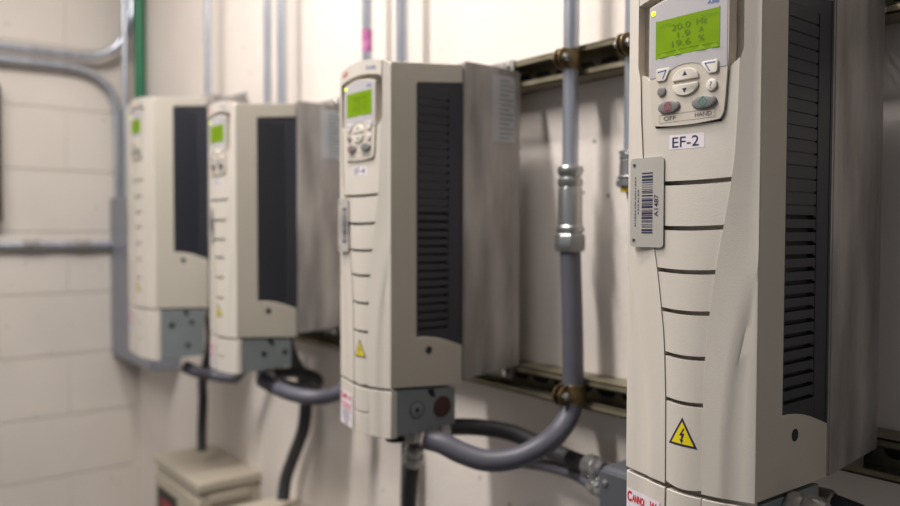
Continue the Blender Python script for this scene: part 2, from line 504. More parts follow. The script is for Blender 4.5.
    def surf_mid(x, z):                       # front surface in local metres for stickers
        xm = x / mm - CX
        return F(xm - (off if abs(xm) < H - 20 else 0), z / mm if z > 0 else 0.0) * mm

    # --- contractor's sticker
    if brand:
        sb = MB()
        xs = [-H + 1.6 + i * 3.1 for i in range(14)]
        zs = [-19 - i * 3.9 for i in range(13)]
        def slope(x): return 0.0
        def fl2(x, z):
            xm = x / mm - CX
            return (F(xm, 0) if abs(xm) > hw(0) + .6 else F(hw(0) + 1, 0)) * mm + 0.4 * mm
        rows = []
        for z in zs:
            rows.append([((CX + x) * mm, fl2((CX + x) * mm, 0) - 0.35 * mm, (z + (-0.04 * (x + H))) * mm) for x in xs])
        sb.grid(rows, 0)
        sx = lambda k: (CX - H + k) * mm
        put_text(sb, 'C', sx(5.4), -26.2 * mm, 8.6 * mm, fl2, 5.4 * mm, 1, 'c', -3, 0.5e-3, 0.045)
        put_text(sb, 'ANNON', sx(17.4), -27.3 * mm, 6.6 * mm, fl2, 17.5 * mm, 1, 'c', -3, 0.5e-3, 0.045)
        put_text(sb, 'W', sx(34.5), -27.4 * mm, 7.4 * mm, fl2, 8 * mm, 1, 'c', -3, 0.5e-3, 0.045)
        for (zz, ww, mi) in ((-35, 34, 1), (-39.5, 30, 1), (-45, 30, 2), (-49.5, 26, 2), (-54, 28, 2), (-58.5, 18, 2), (-62.5, 12, 2)):
            n_ = int(ww / 3)
            for q in range(n_):
                xa = -H + 4 + (36 - ww) / 2 + q * 3.0 + 0.2
                w_ = 2.3
                r0 = [((CX + xx) * mm, fl2((CX + xx) * mm, 0) - 0.5 * mm, (z_ - 0.04 * (xx + H)) * mm) for z_ in (zz,) for xx in (xa, xa + w_)]
                r1 = [((CX + xx) * mm, fl2((CX + xx) * mm, 0) - 0.5 * mm, (z_ - 0.04 * (xx + H)) * mm) for z_ in (zz - (1.9 if mi == 2 else 2.6),) for xx in (xa, xa + w_)]
                sb.grid([r0, r1], mi)
        tag(sb.build('service_sticker', [WHT, REDP, NAVY], root), 'white sticker with red lettering over rows of fine print')

    # --- warning triangle
    wt_ = MB(); k = warning_scale
    def tri(sc, mi, lift):
        h_ = 11.4 * k * sc; cz = 33 + 9.2 * k
        pts = [(-13.2 * k * sc, cz - 8.0 * k * sc), (13.2 * k * sc, cz - 8.0 * k * sc), (0, cz + 15.2 * k * sc)]
        N = 10; vs = []; fs = []
        for i in range(N + 1):
            t = i / N; z_ = pts[0][1] + (pts[2][1] - pts[0][1]) * t; w_ = 13.2 * k * sc * (1 - t)
            for e in (-1, -0.5, 0, 0.5, 1):
                x_ = w_ * e
                vs.append(P(x_ + off, F(x_, z_) - lift, z_))
        for i in range(N):
            for j in range(4): fs.append((i * 5 + j, i * 5 + j + 1, (i + 1) * 5 + j + 1, (i + 1) * 5 + j))
        wt_.add(vs, fs, mi)
    tri(1.06, 1, 0.2); tri(0.82, 0, 0.35)
    cz = 33 + 9.2 * k
    bolt = [(1.6, 9.5), (-3.4, 1.2), (-0.4, 1.6), (-1.8, -3.2), (-3.0, -2.6), (-0.6, -7), (1.6, -2.6), (0.2, -2.8), (2.9, 4.2), (-0.4, 3.6), (3.2, 9.3)]
    vs = [P(a * k * 0.8 + off, F(a * k, cz) - 0.55, cz + b * k * 0.8 - 0.5) for a, b in bolt]
    wt_.add(vs, [(0, 1, 9, 10), (1, 2, 8, 9), (2, 3, 7, 8), (3, 4, 5, 6, 7)], 1)
    tag(wt_.build('warning_sticker', [YEL, NAVY], root), 'yellow triangle with a black lightning bolt')

    # --- keypad
    KC = CX + off + 0.9
    def KP(x, y, z): return ((KC + x) * mm, y * mm, (z + kz) * mm)
    def ky(x): return -9.0 - 1.6 * (1 - (x / 38.0) ** 2)
    def khw(z): return interp([(304, 31), (307, 34), (312, 35), (340, 37), (350, 38), (410, 38)], z)
    kp = MB()
    zz = [304, 305.5, 309, 318, 330, 341, 347, 355, 370, 385, 395]
    rows = []; K = 15
    def ktop(x): return 396.5 + Zt - kz + 5.5 * (1 - (x / 38) ** 2)
    def kbot(x): return 303.2 + 2.2 * (x / 34) ** 2 - 0.6
    for i, z in enumerate(zz + [400]):
        row = []
        for j in range(K):
            e = -1 + 2 * j / (K - 1); x = khw(z) * e
            zv = z
            t = (z - 304) / (400 - 304)
            zv = kbot(x) + (ktop(x) - kbot(x)) * t
            row.append(KP(x, ky(x), zv))
        rows.append(row)
    kp.grid(rows, 0, 2 * mm)
    # grey upper face, its lower edge humped round the arrow keys
    def hump(x): return 345.5 + (7.5 * math.sqrt(max(0, 1 - (x / 17.5) ** 2)) if abs(x) < 17.5 else 0)
    rows = []
    for i in range(9):
        row = []
        for j in range(29):
            e = -1 + j / 14; x = 36.8 * e
            lo = hump(x); hi = ktop(x) - 1.2
            row.append(KP(x, ky(x) - 0.35, lo + (hi - lo) * i / 8))
        rows.append(row)
    kp.grid(rows, 1, -9 * mm)
    # dark gap round the keypad
    rows = []
    for z in (303, 306, 312, 330, 343):
        rows.append([KP((khw(z) + 0.15) * e, F((khw(z) + 0.15) * e + 0.4, z + kz) - 0.1, z - 0.5) for e in (-1, -0.6, -0.2, 0.2, 0.6, 1)])
    kp.grid(rows, 3, -6 * mm)
    ks = lambda x, z: ky(x / mm - KC) * mm
    # OFF / HAND captions and their thin frames
    zc = 309.6
    for cx_, wd, s_ in ((-15.5, 12, 'OFF'), (16.5, 15, 'HAND')):
        put_text(kp, s_, (KC + cx_) * mm, (zc + kz + 0.2) * mm, 3.4 * mm, ks, wd * mm, 2, 'c', 0, 0.3e-3)
    for (xa, xb, za, zb_) in ((-26, 27, 306.2, 306.5), (-26, 27, 312.8, 313.1), (-26, -25.7, 306.2, 313.1), (26.7, 27, 306.2, 313.1)):
        r0 = [KP(xa + (xb - xa) * q / 6, ky(xa + (xb - xa) * q / 6) - 0.2, za) for q in range(7)]
        r1 = [KP(xa + (xb - xa) * q / 6, ky(xa + (xb - xa) * q / 6) - 0.2, zb_) for q in range(7)]
        kp.grid([r0, r1], 4)
    ks2 = lambda x, z: (ky(x / mm - KC) - 0.4) * mm
    put_text(kp, 'ABB', (KC + 24.5) * mm, (398.6 + kz) * mm, 3.0 * mm, ks2, 10 * mm, 5, 'c', 0, 0.3e-3)
    kpo = kp.build('control_panel', [KEYP, KEYG, DKPR, BLK, BTNG, BLUE], root, bevel=0.8 * mm, segs=3)

    # screen
    sc = MB()
    rows = []
    for i in range(7):
        rows.append([KP(-30.2 + 60.4 * j / 12, ky(-30.2 + 60.4 * j / 12) - 0.45, 361.5 + 31.5 * i / 6) for j in range(13)])
    sc.grid(rows, 0)
    ks3 = lambda x, z: (ky(x / mm - KC) - 0.5) * mm
    for s_, cx_, cz_, w_ in (('20.0', -5, 384.8, 18), ('Hz', 14.5, 385.3, 9.5), ('1.9', -2.2, 378.0, 12), ('A', 14.2, 378.6, 4.5), ('19.6', -4.6, 371.2, 18), ('%', 14.2, 371.6, 5.5)):
        put_text(sc, s_, (KC + cx_) * mm, (cz_ + kz) * mm, 5.0 * mm, ks3, w_ * mm, 1, 'c', 0, 0.25e-3)
    put_text(sc, 'AUTO', (KC - 21) * mm, (388.6 + kz) * mm, 3.0 * mm, ks3, 11 * mm, 2, 'c', 0, 0.25e-3)
    put_text(sc, '20.0Hz', (KC + 20) * mm, (389.4 + kz) * mm, 3.0 * mm, ks3, 15 * mm, 2, 'c', 0, 0.25e-3)
    sc.box((KC - 29) * mm, (KC + 29) * mm, -11.3 * mm, -11.1 * mm, (366.0 + kz) * mm, (366.3 + kz) * mm, 2)
    for (xc, wd) in ((-22, 5), (-8, 4), (14, 5), (26, 4)):
        sc.add([KP(xc - wd, ky(xc) - 0.9, 361.8), KP(xc + wd, ky(xc) - 0.9, 361.8), KP(xc + 1.0, ky(xc) - 0.9, 365.8), KP(xc - 1.0, ky(xc) - 0.9, 365.8)], [(0, 1, 2, 3)], 2)
    so = sc.build('screen', [LCD, LCDT, LCDD], kpo); tag(so, 'lit green display with faint dark figures')
    fr = MB()                                  # dark plate painted in as the shadow gap round the window
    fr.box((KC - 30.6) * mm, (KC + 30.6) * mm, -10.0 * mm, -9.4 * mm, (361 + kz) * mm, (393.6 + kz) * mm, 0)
    fr.build('screen_gap_shade', [LCDT], kpo)
    # buttons
    def ell(cx_, cz_, rx, rz, hgt, mt_, sub, sq=2.0, name='button', deco=None):
        b = MB(); n_ = 32; vs = []; fs = []
        levels = [(1.0, 0), (1.0, hgt * 0.55), (0.93, hgt * 0.85), (0.78, hgt), (0.4, hgt * 1.08)]
        for (kk, yy) in levels:
            for q in range(n_):
                an = 2 * PI * q / n_; ca, sa = math.cos(an), math.sin(an)
                x = rx * kk * math.copysign(abs(ca) ** (2 / sq), ca); z = rz * kk * math.copysign(abs(sa) ** (2 / sq), sa)
                vs.append(KP(cx_ + x, ky(cx_) - 0.0 - yy, cz_ + z))
        for l in range(len(levels) - 1):
            for q in range(n_): fs.append((l * n_ + q, l * n_ + (q + 1) % n_, (l + 1) * n_ + (q + 1) % n_, (l + 1) * n_ + q))
        fs.append(tuple((len(levels) - 1) * n_ + q for q in range(n_)))
        b.add(vs, fs, 0)
        if deco: deco(b, cx_, cz_, ky(cx_) - hgt * 1.08 - 0.1)
        o = b.build(name, [mt_, sub], kpo); return o
    def poly_btn(pts, hgt, mt_, sub, deco=None):
        b = MB(); cx_ = sum(p[0] for p in pts) / len(pts); cz_ = sum(p[1] for p in pts) / len(pts)
        n_ = len(pts); vs = []; fs = []
        lv = [(1, 0), (1, hgt * 0.6), (0.9, hgt)]
        for kk, yy in lv:
            for (x, z) in pts: vs.append(KP(cx_ + (x - cx_) * kk, ky(cx_) - yy, cz_ + (z - cz_) * kk))
        for l in range(2):
            for q in range(n_): fs.append((l * n_ + q, l * n_ + (q + 1) % n_, (l + 1) * n_ + (q + 1) % n_, (l + 1) * n_ + q))
        fs.append(tuple(2 * n_ + q for q in range(n_)))
        b.add(vs, fs, 0)
        if deco: deco(b, cx_, cz_, ky(cx_) - hgt - 0.1)
        return b.build('button', [mt_, sub], kpo)
    def line(b, p, q, w, y):
        p = Vector(p); q = Vector(q); n_ = (q - p).normalized(); s_ = Vector((-n_.y, n_.x)) * w / 2
        b.add([KP(v.x, y, v.y) for v in (p - s_, q - s_, q + s_, p + s_)], [(0, 1, 2, 3)], 1)
    poly_btn([(-29.2, 343.5), (-28.0, 342), (-20.5, 341.5), (-19.0, 343), (-15, 350.5), (-16, 352.3), (-28.5, 352.3), (-29.4, 351)], 1.5, BTNL, BLUE,
             lambda b, x, z, y: (line(b, (-27.2, 349.6), (-18.8, 350.2), 0.9, y), line(b, (-18.9, 350.4), (-22.2, 343.4), 0.9, y)))
    poly_btn([(29.6, 343.0), (28.4, 341.4), (21.5, 341.4), (20, 342.8), (14.6, 350), (15.4, 351.8), (29, 351.8), (29.9, 350.5)], 1.5, BTNL, BLUE,
             lambda b, x, z, y: (line(b, (27.4, 349.8), (18.2, 350), 0.9, y), line(b, (18.3, 350.2), (22.6, 343.2), 0.9, y)))
    def dpts(s_):
        o_ = []
        for q in range(13):
            an = PI * q / 12
            o_.append((12.3 * math.cos(an), (338.9 if s_ > 0 else 336.9) + s_ * (2 + 8.2 * math.sin(an) ** 0.9)))
        o_ = [(12.0, 339.4 if s_ > 0 else 336.4)] + o_ + [(-12.0, 339.4 if s_ > 0 else 336.4)]
        return o_
    def arrow(s_): return lambda b, x, z, y: b.add([KP(-2.3, y, z - 1.9 * s_), KP(2.3, y, z - 1.9 * s_), KP(0, y, z + 2.1 * s_)], [(0, 1, 2)], 1)
    poly_btn(dpts(1), 1.7, BTNL, NAVY, arrow(1))
    poly_btn(dpts(-1), 1.7, BTNL, NAVY, arrow(-1))
    tag(ell(-23.6, 333, 4.4, 4.2, 1.7, BTNG, NAVY), 'small round grey button')
    def qm(b, x, z, y): put_text(b, '?', (KC + x) * mm, (z + kz) * mm, 5.6 * mm, lambda a, c: y * mm, None, 1, 'c', 0, 0)
    tag(ell(24, 332, 5, 4.9, 1.7, BTNL, BLUE, deco=qm), 'round beige button marked with a question mark')
    def ring(b, x, z, y):
        n_ = 20; vs = []; fs = []
        for r_ in (3.9, 3.2):
            for q in range(n_): vs.append(KP(x + r_ * math.cos(2 * PI * q / n_), y, z + r_ * math.sin(2 * PI * q / n_)))
        for q in range(n_): fs.append((q, (q + 1) % n_, n_ + (q + 1) % n_, n_ + q))
        b.add(vs, fs, 1)
        for a, c in (((-2.2, 1.4), (2.2, 1.4)), ((2.2, 1.4), (0, -2.6)), ((0, -2.6), (-2.2, 1.4))): line(b, (x + a[0], z + a[1]), (x + c[0], z + c[1]), 0.6, y)
    tag(ell(-15.9, 319.3, 10.8, 5.5, 2.2, BTNG, DRED, 2.2, deco=ring), 'oval grey button with a red ringed symbol')
    def dia(b, x, z, y):
        pts = [(x - 4.0, z), (x, z + 4.2), (x + 4.0, z), (x, z - 4.2)]
        for i in range(4): line(b, pts[i], pts[(i + 1) % 4], 0.8, y)
        line(b, (x, z - 1.8), (x, z + 1.8), 0.7, y)
    tag(ell(17.4, 319.3, 11.3, 5.5, 2.2, BTNG, TEAL, 2.2, deco=dia), 'oval grey button with a green diamond')
    tag(ell(-33.3, 400.8, 2.0, 1.9, 0.9, LED, NAVY, 4.0, name='indicator_light'), 'glowing yellow-green indicator lamp')

    # maker's letters on the brow
    lg = MB(); lh = MB()
    bs = lambda x, z: (-7.2 - 2.0 * (1 - ((x / mm - CX) / 49.5) ** 2)) * mm
    put_text(lg, 'ABB', (CX - 35) * mm, (414.6 + Zt) * mm, 5.6 * mm, bs, 15 * mm, 0, 'c', 12, 0.4e-3)
    put_text(lh, 'ACH550', (CX + 29) * mm, (414.4 + Zt) * mm, 4.6 * mm, bs, 21 * mm, 0, 'c', -6, 0.4e-3)
    tag(lg.build('maker_lettering', REDP, root), 'red lettering on the brow'); tag(lh.build('model_lettering', BLUE, root), 'blue lettering on the brow')

    if keylabel:
        lb = MB()
        fz = lambda x, z: F(x / mm - CX - off, z / mm) * mm
        rows = [[((CX + x) * mm, fz((CX + x) * mm, z * mm) - 0.15 * mm, (z + kz + x * (-0.012)) * mm) for x in [-16 + off + 33.6 * q / 8 for q in range(9)]] for z in (283.2, 287, 291, 295.4)]
        lb.grid(rows, 0)
        put_text(lb, keylabel, (CX + 1.8) * mm, (289.2 + kz) * mm, 8.6 * mm, fz, 25.5 * mm, 1, 'c', 0, 0.35e-3, 0.0)
        tag(lb.build('name_label', [WHT, NAVY], root), 'white label printed ' + keylabel)

    if asset:
        x0a, z0a, x1a, z1a = asset             # left, bottom, right, top in mm from the right edge
        at = MB(); cxa = (x0a + x1a) / 2; cza = (z0a + z1a) / 2; hw_ = (x1a - x0a) / 2; hh_ = (z1a - z0a) / 2; rr = 3.5
        outl = []
        for (sx_, sz_, a0) in ((1, 1, 0), (-1, 1, 90), (-1, -1, 180), (1, -1, 270)):
            for q in range(6):
                an = R(a0 + 18 * q); outl.append((cxa + sx_ * (hw_ - rr) + rr * math.cos(an), cza + sz_ * (hh_ - rr) + rr * math.sin(an)))
        def ty(x, z): return -9.3 + (x1a * mm - x) / mm * 0.07 + 0.0
        n_ = len(outl)
        vs = [(x * mm, (ty(x * mm, 0)) * mm, z * mm) for x, z in outl] + [(x * mm, (ty(x * mm, 0) + 0.9) * mm, z * mm) for x, z in outl]
        fs = [tuple(range(n_)), tuple(range(2 * n_ - 1, n_ - 1, -1))] + [(q, q + n_, (q + 1) % n_ + n_, (q + 1) % n_) for q in range(n_)]
        at.add(vs, fs, 0)
        tf = lambda x, z: ty(x, z) * mm
        def quad(xa, xb, za, zb_, mi, lift=0.15):
            at.add([(xa * mm, (ty(xa * mm, 0) - lift) * mm, za * mm), (xb * mm, (ty(xb * mm, 0) - lift) * mm, za * mm), (xb * mm, (ty(xb * mm, 0) - lift) * mm, zb_ * mm), (xa * mm, (ty(xa * mm, 0) - lift) * mm, zb_ * mm)], [(0, 1, 2, 3)], mi)
        # bar code running up the tag
        rnd = random.Random(7)
        z = z0a + 12; xa, xb = x0a + 13.2, x0a + 25.4
        ztp_ = z1a - 13
        while z < ztp_:
            w_ = rnd.choice([0.5, 0.9, 1.3, 1.9]); quad(xa, xb, z, min(z + w_, ztp_), 1); z += w_ + rnd.choice([0.6, 0.9, 1.4])
        put_text(at, 'A1487', (x0a + 29.3) * mm, (cza - 3) * mm, 4.4 * mm, tf, 19 * mm, 1, 'c', 90, 0.2e-3, 0.01)
        for xx, zl, zh in ((x0a + 6.0, z0a + 18, z1a - 18), (x0a + 9.3, cza - 10, cza + 9)):
            z = zl
            while z < zh:
                w_ = rnd.choice([1.2, 1.8, 2.6]); quad(xx - 0.75, xx + 0.75, z, z + w_, 2); z += w_ + rnd.choice([0.5, 0.6, 1.2])
        for zz_ in (z0a + 6, z1a - 6):
            at.lathe([(1.9 * mm, 0), (1.9 * mm, 0.3 * mm)], ((x0a + 4.6) * mm, (ty((x0a + 4.6) * mm, 0)) * mm, zz_ * mm), (0, -1, 0), 16, 3)
            at.lathe([(1.1 * mm, 0), (1.1 * mm, 0.45 * mm)], ((x0a + 4.6) * mm, (ty((x0a + 4.6) * mm, 0)) * mm, zz_ * mm), (0, -1, 0), 16, 1)
        tag(at.build('asset_tag', [TAG, NAVY, DKPR, SCREW], root, angle=30), 'metal tag with a bar code along its length')
    return root

DR = {}
DR[4] = make_drive((-0.3178, 0.565, EYE - 0.2153), 126.6, 'nearest beige motor drive, labelled EF-2 under its lit green screen', False, HT=427, sag=3, keylabel='EF-2',
           asset=(-119, 200.5, -82, 278.5), knock='big', vent_bottom=63.5, sticker_side=False)
DR[3] = make_drive((-0.8160, 0.560, EYE - 0.2045), 125, 'beige drive second from the nearest, with a maroon plug in its conduit box', False, sag=9, fscale=0.977, kz=-7,
           keylabel='EF-4', asset=(-118, 174, -88, 247), knock='big', vent_bottom=63, back=228)
DR[2] = make_drive((-1.3120, 0.567, EYE - 0.1945), 125, 'blurred narrow beige drive, third from the nearest, its bare heat sink on the right', True, sag=9, fscale=0.970, kz=-9, keylabel='EF-3', asset=(-109, 172, -84, 236), vent_bottom=63)
DR[1] = make_drive((-1.7405, 0.565, EYE - 0.1770), 203, 'farthest and largest beige drive, beside the grey enclosure', True, HT=466, BOX=117, sag=5, fscale=0.985, kz=34, extra=(66,), hb=4,
           sticker_side=False, knock='tall', vent_bottom=125)

# ------------------------------------------------------------------ the room
def struct(name, mb, m, bevel=0):
    o = mb.build(name, m, None, bevel); o['kind'] = 'structure'; return o
WY = 0.830; WX = -2.75
b = MB(); b.box(WX - 0.2, 2.2, WY, WY + 0.2, 0, 3.0); struct('wall_back', b, WALLB)
b = MB(); b.box(WX - 0.2, 8.0, -8.0, WY + 0.2, -0.1, 0.0); struct('floor', b, FLOOR)
b = MB(); b.box(WX - 0.2, 2.2, -3.2, WY + 0.2, 3.0, 3.1); struct('ceiling', b, CEIL)
# block wall: real courses with raked joints
b = MB(); b.box(WX - 0.2, WX - 0.004, -3.2, WY + 0.2, 0, 3.0, 1)
zc = (EYE - 0.012) % 0.2 - 0.2; row = 0
while zc < 3.0:
    y = WY - 0.02 + (0.2 if row % 2 else 0.0)
    while y > -3.2:
        z0, z1 = max(0.0, zc + 0.0022), min(3.0, zc + 0.1978)
        y1 = min(y - 0.0002, WY)
        if z1 > z0 and y1 > y - 0.395: b.box(WX - 0.01, WX, y - 0.3998, y1, z0, z1, 0)
        y -= 0.4
    zc += 0.2; row += 1
struct('wall_left', b, [WALLL, WALLL], 0.0012)

# ------------------------------------------------------------------ strut rails
def rail(label, ztop, x0=-2.25, x1=1.2):
    m = MB(); w = 0.041; d = 0.041; t = 0.0026; y1 = WY; y0 = WY - d; z1 = ztop; z0 = ztop - w; lip = 0.0095
    m.box(x0, x1, y1 - t, y1, z0, z1)
    m.box(x0, x1, y0, y1, z1 - t, z1); m.box(x0, x1, y0, y1, z0, z0 + t)
    m.box(x0, x1, y0, y0 + t, z1 - lip, z1); m.box(x0, x1, y0, y0 + t, z0, z0 + lip)
    m.box(x0, x1, y0, y0 + 0.007, z1 - lip, z1 - lip + t * 0.8); m.box(x0, x1, y0, y0 + 0.007, z0 + lip - t * 0.8, z0 + lip)
    k = x0 + 0.03  # black slot shapes added to darken the shaded inside of the channel
    while k < x1 - 0.03:
        m.prism([(k + (0.0165 - 0.008) * sx_ + 0.008 * math.cos(R(a_)), (z0 + z1) / 2 + 0.008 * math.sin(R(a_))) for sx_, a_ in ((1, -90), (1, -45), (1, 0), (1, 45), (1, 90), (-1, 90), (-1, 135), (-1, 180), (-1, 225), (-1, 270))], 'y', y1 - t - 0.0004, y1 - t + 0.0006, 1)
        k += 0.0415
    o = m.build('mounting_rail', [STRUT, VENTD], None, 0.0006, 1)
    tag(o, label, 'mounting rail', 'slotted steel rails the drives hang on'); return o
rail('upper steel channel rail running behind the tops of the drives', EYE + 0.247)
rail('lower steel channel rail behind the bottoms of the drives', EYE - 0.200)

# ------------------------------------------------------------------ conduits
def fitting(mb, x, y, zt, r, mi=0, hs=1.0):
    """compression connector from rigid pipe down to flexible hose; top at zt, total 0.083 long"""
    k = r / 0.0105
    prof = [(0.0118, 0), (0.0155, .0), (.017, .002), (.017, .006), (.0150, .009), (.0135, .011), (.0165, .0135), (.0165, .019), (.0148, .0215), (.0158, .024), (.0162, .056), (.0165, .062), (.0185, .064), (.0185, .0675), (.0158, .0705), (.0162, .072)]
    mb.lathe([(a * k, h * hs) for a, h in prof], (x, y, zt), (0, 0, -1), 28, mi)
    mb.lathe([(a_ * k, h_ * hs) for a_, h_ in ((.0185, .0715), (.0198, .0735), (.0198, .0865), (.0180, .0895))], (x, y, zt), (0, 0, -1), 8, mi)

def conduit(label, x, y, zlo, zhi, r, fit=None, flex=None, flexr=0.0138, flexm=FLEX, m=EMT, group=None, tape=None, name='conduit', ring=False, hs=1.0):
    t = thing(name, label, 'conduit', (x, y, zlo), group)
    p = MB(); p.tube([(0, 0, 0), (0, 0, zhi - zlo)], r, 24); p.build('pipe', m, t)
    if fit is not None:
        f = MB(); fitting(f, 0, 0, fit - zlo, r, 0, hs); f.build('connector', FIT, t)
        if ring:
            f = MB(); f.lathe([(r * 1.35, 0), (r * 1.35, 0.006)], (0, 0, fit - zlo - 0.0895 * hs), (0, 0, -1), 24); tag(f.build('seal_ring', YRING, t), 'yellow ring')
    if flex:
        q = MB(); q.tube([(a - x, b_ - y, c - zlo) for a, b_, c in spline(flex, 10)], flexr, 20); q.build('flexible_hose', flexm, t)
    if tape:
        f = MB(); f.lathe([(r * 1.03, 0), (r * 1.03, tape[1] - tape[0])], (0, 0, tape[0] - zlo), (0, 0, 1), 24); tag(f.build('tape', PURP, t), 'purple tape band')
    return t
PY = 0.776; TOPZ = 3.0
G = None
def ray(px, py):
    yaw, pitch, roll, f = R(38.851), 0.0302, 0.00262, 772.336
    fw = Vector((-math.cos(yaw) * math.cos(pitch), math.sin(yaw) * math.cos(pitch), -math.sin(pitch)))
    r = Vector((math.sin(yaw), math.cos(yaw), 0)); u = r.cross(fw)
    r2 = r * math.cos(roll) + u * math.sin(roll); u2 = -r * math.sin(roll) + u * math.cos(roll)
    return fw + r2 * ((px - 450) / f) - u2 * ((py - 253) / f)
def at(px, py, Y):            # point of the place seen there, at depth Y from the camera's own wall distance
    d = ray(px, py); d = d * (Y / d.y); return (d.x, d.y, EYE + d.z)

z = EYE
# pipe right of the second drive, down to its looping hose
conduit('grey pipe and looping hose clamped to both rails between the two nearest drives', -0.7070, PY, z + 0.070, TOPZ, 0.0108, fit=z + 0.085,
        flex=[(-0.7070, PY, z + 0.02), (-0.7055, PY, z - 0.04), (-0.702, PY, z - 0.11), (-0.700, PY, z - 0.17), (-0.6995, PY, z - 0.215), at(570, 412, 0.768), at(558, 432, 0.745), at(540, 447, 0.715), at(515, 458, 0.69),
              at(487, 460.5, 0.665), at(462, 453, 0.645), at(442, 443, 0.63), at(428, 439, 0.622)], flexr=0.0143, hs=1.27)
conduit('thin grey pipe half hidden by the nearest drive, yellow ring at its connector', -0.6055, PY, z + 0.088, TOPZ, 0.0100, fit=z + 0.098,
        flex=[(-0.6055, PY, z + 0.06), (-0.598, PY, z + 0.035), (-0.575, PY - .005, z + 0.0), (-0.55, PY - 0.01, z - 0.05), (-0.54, PY - 0.02, z - 0.15), (-0.54, PY - 0.03, z - 0.27)], ring=True, flexr=0.009, hs=0.5)
conduit('right-hand grey pipe of the two rising above the second-nearest drive', -1.0968, PY, z + 0.05, TOPZ, 0.0105, fit=z + 0.06,
        flex=[(-1.0968, PY, z), (-1.09, PY, z - 0.12), at(352, 372, 0.775), at(347, 386, 0.76), at(335, 394.5, 0.73), at(315, 397.5, 0.69), at(293, 394, 0.665), at(275, 387, 0.65), at(262, 379.5, 0.64)], flexr=0.0140)
conduit('grey pipe with purple tape above the second-nearest drive', -1.2076, PY, z + 0.05, TOPZ, 0.0095, fit=z + 0.06, tape=(z + 0.325, z + 0.365),
        flex=[(-1.2076, PY, z), (-1.215, .774, z - 0.15), (-1.205, .772, z - 0.25), (-1.15, .79, z - 0.31), (-1.113, .80, z - 0.365), (-1.112, .80, z - 0.5), (-1.112, .80, z - 0.75)], flexr=0.0135, flexm=DFLEX)
conduit('right-hand grey pipe of the pair above the second-smallest drive', -1.5474, PY, z + 0.05, TOPZ, 0.0105, fit=z + 0.06,
        flex=[(-1.5474, PY, z), (-1.54, .775, z - 0.15), (-1.520, .772, z - 0.25), at(306, 385, 0.80), at(306, 405, 0.80), at(303, 430, 0.80), at(294, 455, 0.80), at(286, 478, 0.79), at(283, 500, 0.78)], flexr=0.0138, flexm=DFLEX)
conduit('left-hand grey pipe of the pair above the second-smallest drive', -1.618, PY, z - 0.05, TOPZ, 0.0090, fit=z - 0.04,
        flex=[(-1.618, PY, z - 0.1), (-1.62, .775, z - 0.2), at(240, 372, 0.75), at(230, 377, 0.73), at(212, 375, 0.70), at(195, 371, 0.66), at(184, 366, 0.64)], flexr=0.0138)
conduit('lone thin grey pipe rising beside the farthest drive', -1.968, PY, z - 0.15, TOPZ, 0.0085, fit=z - 0.14,
        flex=[(-1.968, PY, z - 0.2), (-1.968, .778, z - 0.3), at(203, 378, 0.775), at(203, 400, 0.76), at(202, 430, 0.75), at(202, 450, 0.74)], flexr=0.0120, flexm=DFLEX)

def hose(label, pts, r, m=FLEX, ends=True, name='flexible_conduit', group=None, nut0=True, nut1=True):
    P = spline(pts, 10); o = P[0]
    t = thing(name, label, 'conduit', o, group)
    q = MB(); q.tube([p - o for p in P], r, 20); q.build('hose', m, t)
    for e, (a, b_) in enumerate(((P[0], P[1]), (P[-1], P[-2]))):
        if (e == 0 and not nut0) or (e == 1 and not nut1): continue
        d = (a - b_).normalized(); f = MB()
        f.lathe([(r * 1.1, -0.022), (r * 1.35, -0.018), (r * 1.35, -0.006), (r * 1.15, -0.004), (r * 1.3, 0.0), (r * 1.3, 0.008), (r * 0.9, 0.012)], a - o, d, 10)
        f.build('connector', FIT, t)
    return t
hose('dark hose arching away behind the looping one under the second-nearest drive', [at(434, 430, 0.655), at(450, 427, 0.68), at(480, 427.5, 0.72), at(515, 434, 0.755), at(548, 449, 0.775), at(578, 462, 0.775), at(598, 469, 0.77)], 0.0118, DFLEX)
hose('dark hose dropping straight down under the second-nearest drive', [at(414, 452, 0.645), at(412, 470, 0.65), at(409, 500, 0.66), at(407, 560, 0.67), at(407, 640, 0.68)], 0.0108, DFLEX)
hose('black hose bending under the second-smallest drive beside the pale loop', [at(262, 376, 0.66), at(282, 373, 0.70), at(303, 373, 0.74), at(318, 380, 0.765), at(312, 388, 0.775), at(300, 388, 0.77), at(280, 383, 0.72)], 0.011, DFLEX, nut1=False)
hose('lower grey hose ending at the junction box left of the nearest drive', [at(520, 462, 0.80), at(548, 466, 0.79), at(575, 474, 0.775), at(601, 490, 0.76)], 0.0085, FLEX, nut0=False)
hose('hose leaving the right side of the nearest drive', [(-0.311, 0.622, z - 0.232), (-0.292, 0.624, z - 0.234), (-0.268, 0.632, z - 0.262), (-0.25, 0.665, z - 0.33), (-0.245, 0.67, z - 0.45)], 0.0115, FLEX, nut1=False)
hose('hose behind the conduit box of the nearest drive, at the bottom edge', [(-0.350, 0.724, z - 0.2555), (-0.322, 0.724, z - 0.2555), (-0.290, 0.73, z - 0.268), (-0.26, 0.745, z - 0.32), (-0.255, 0.75, z - 0.43)], 0.0100, DFLEX, nut1=False)

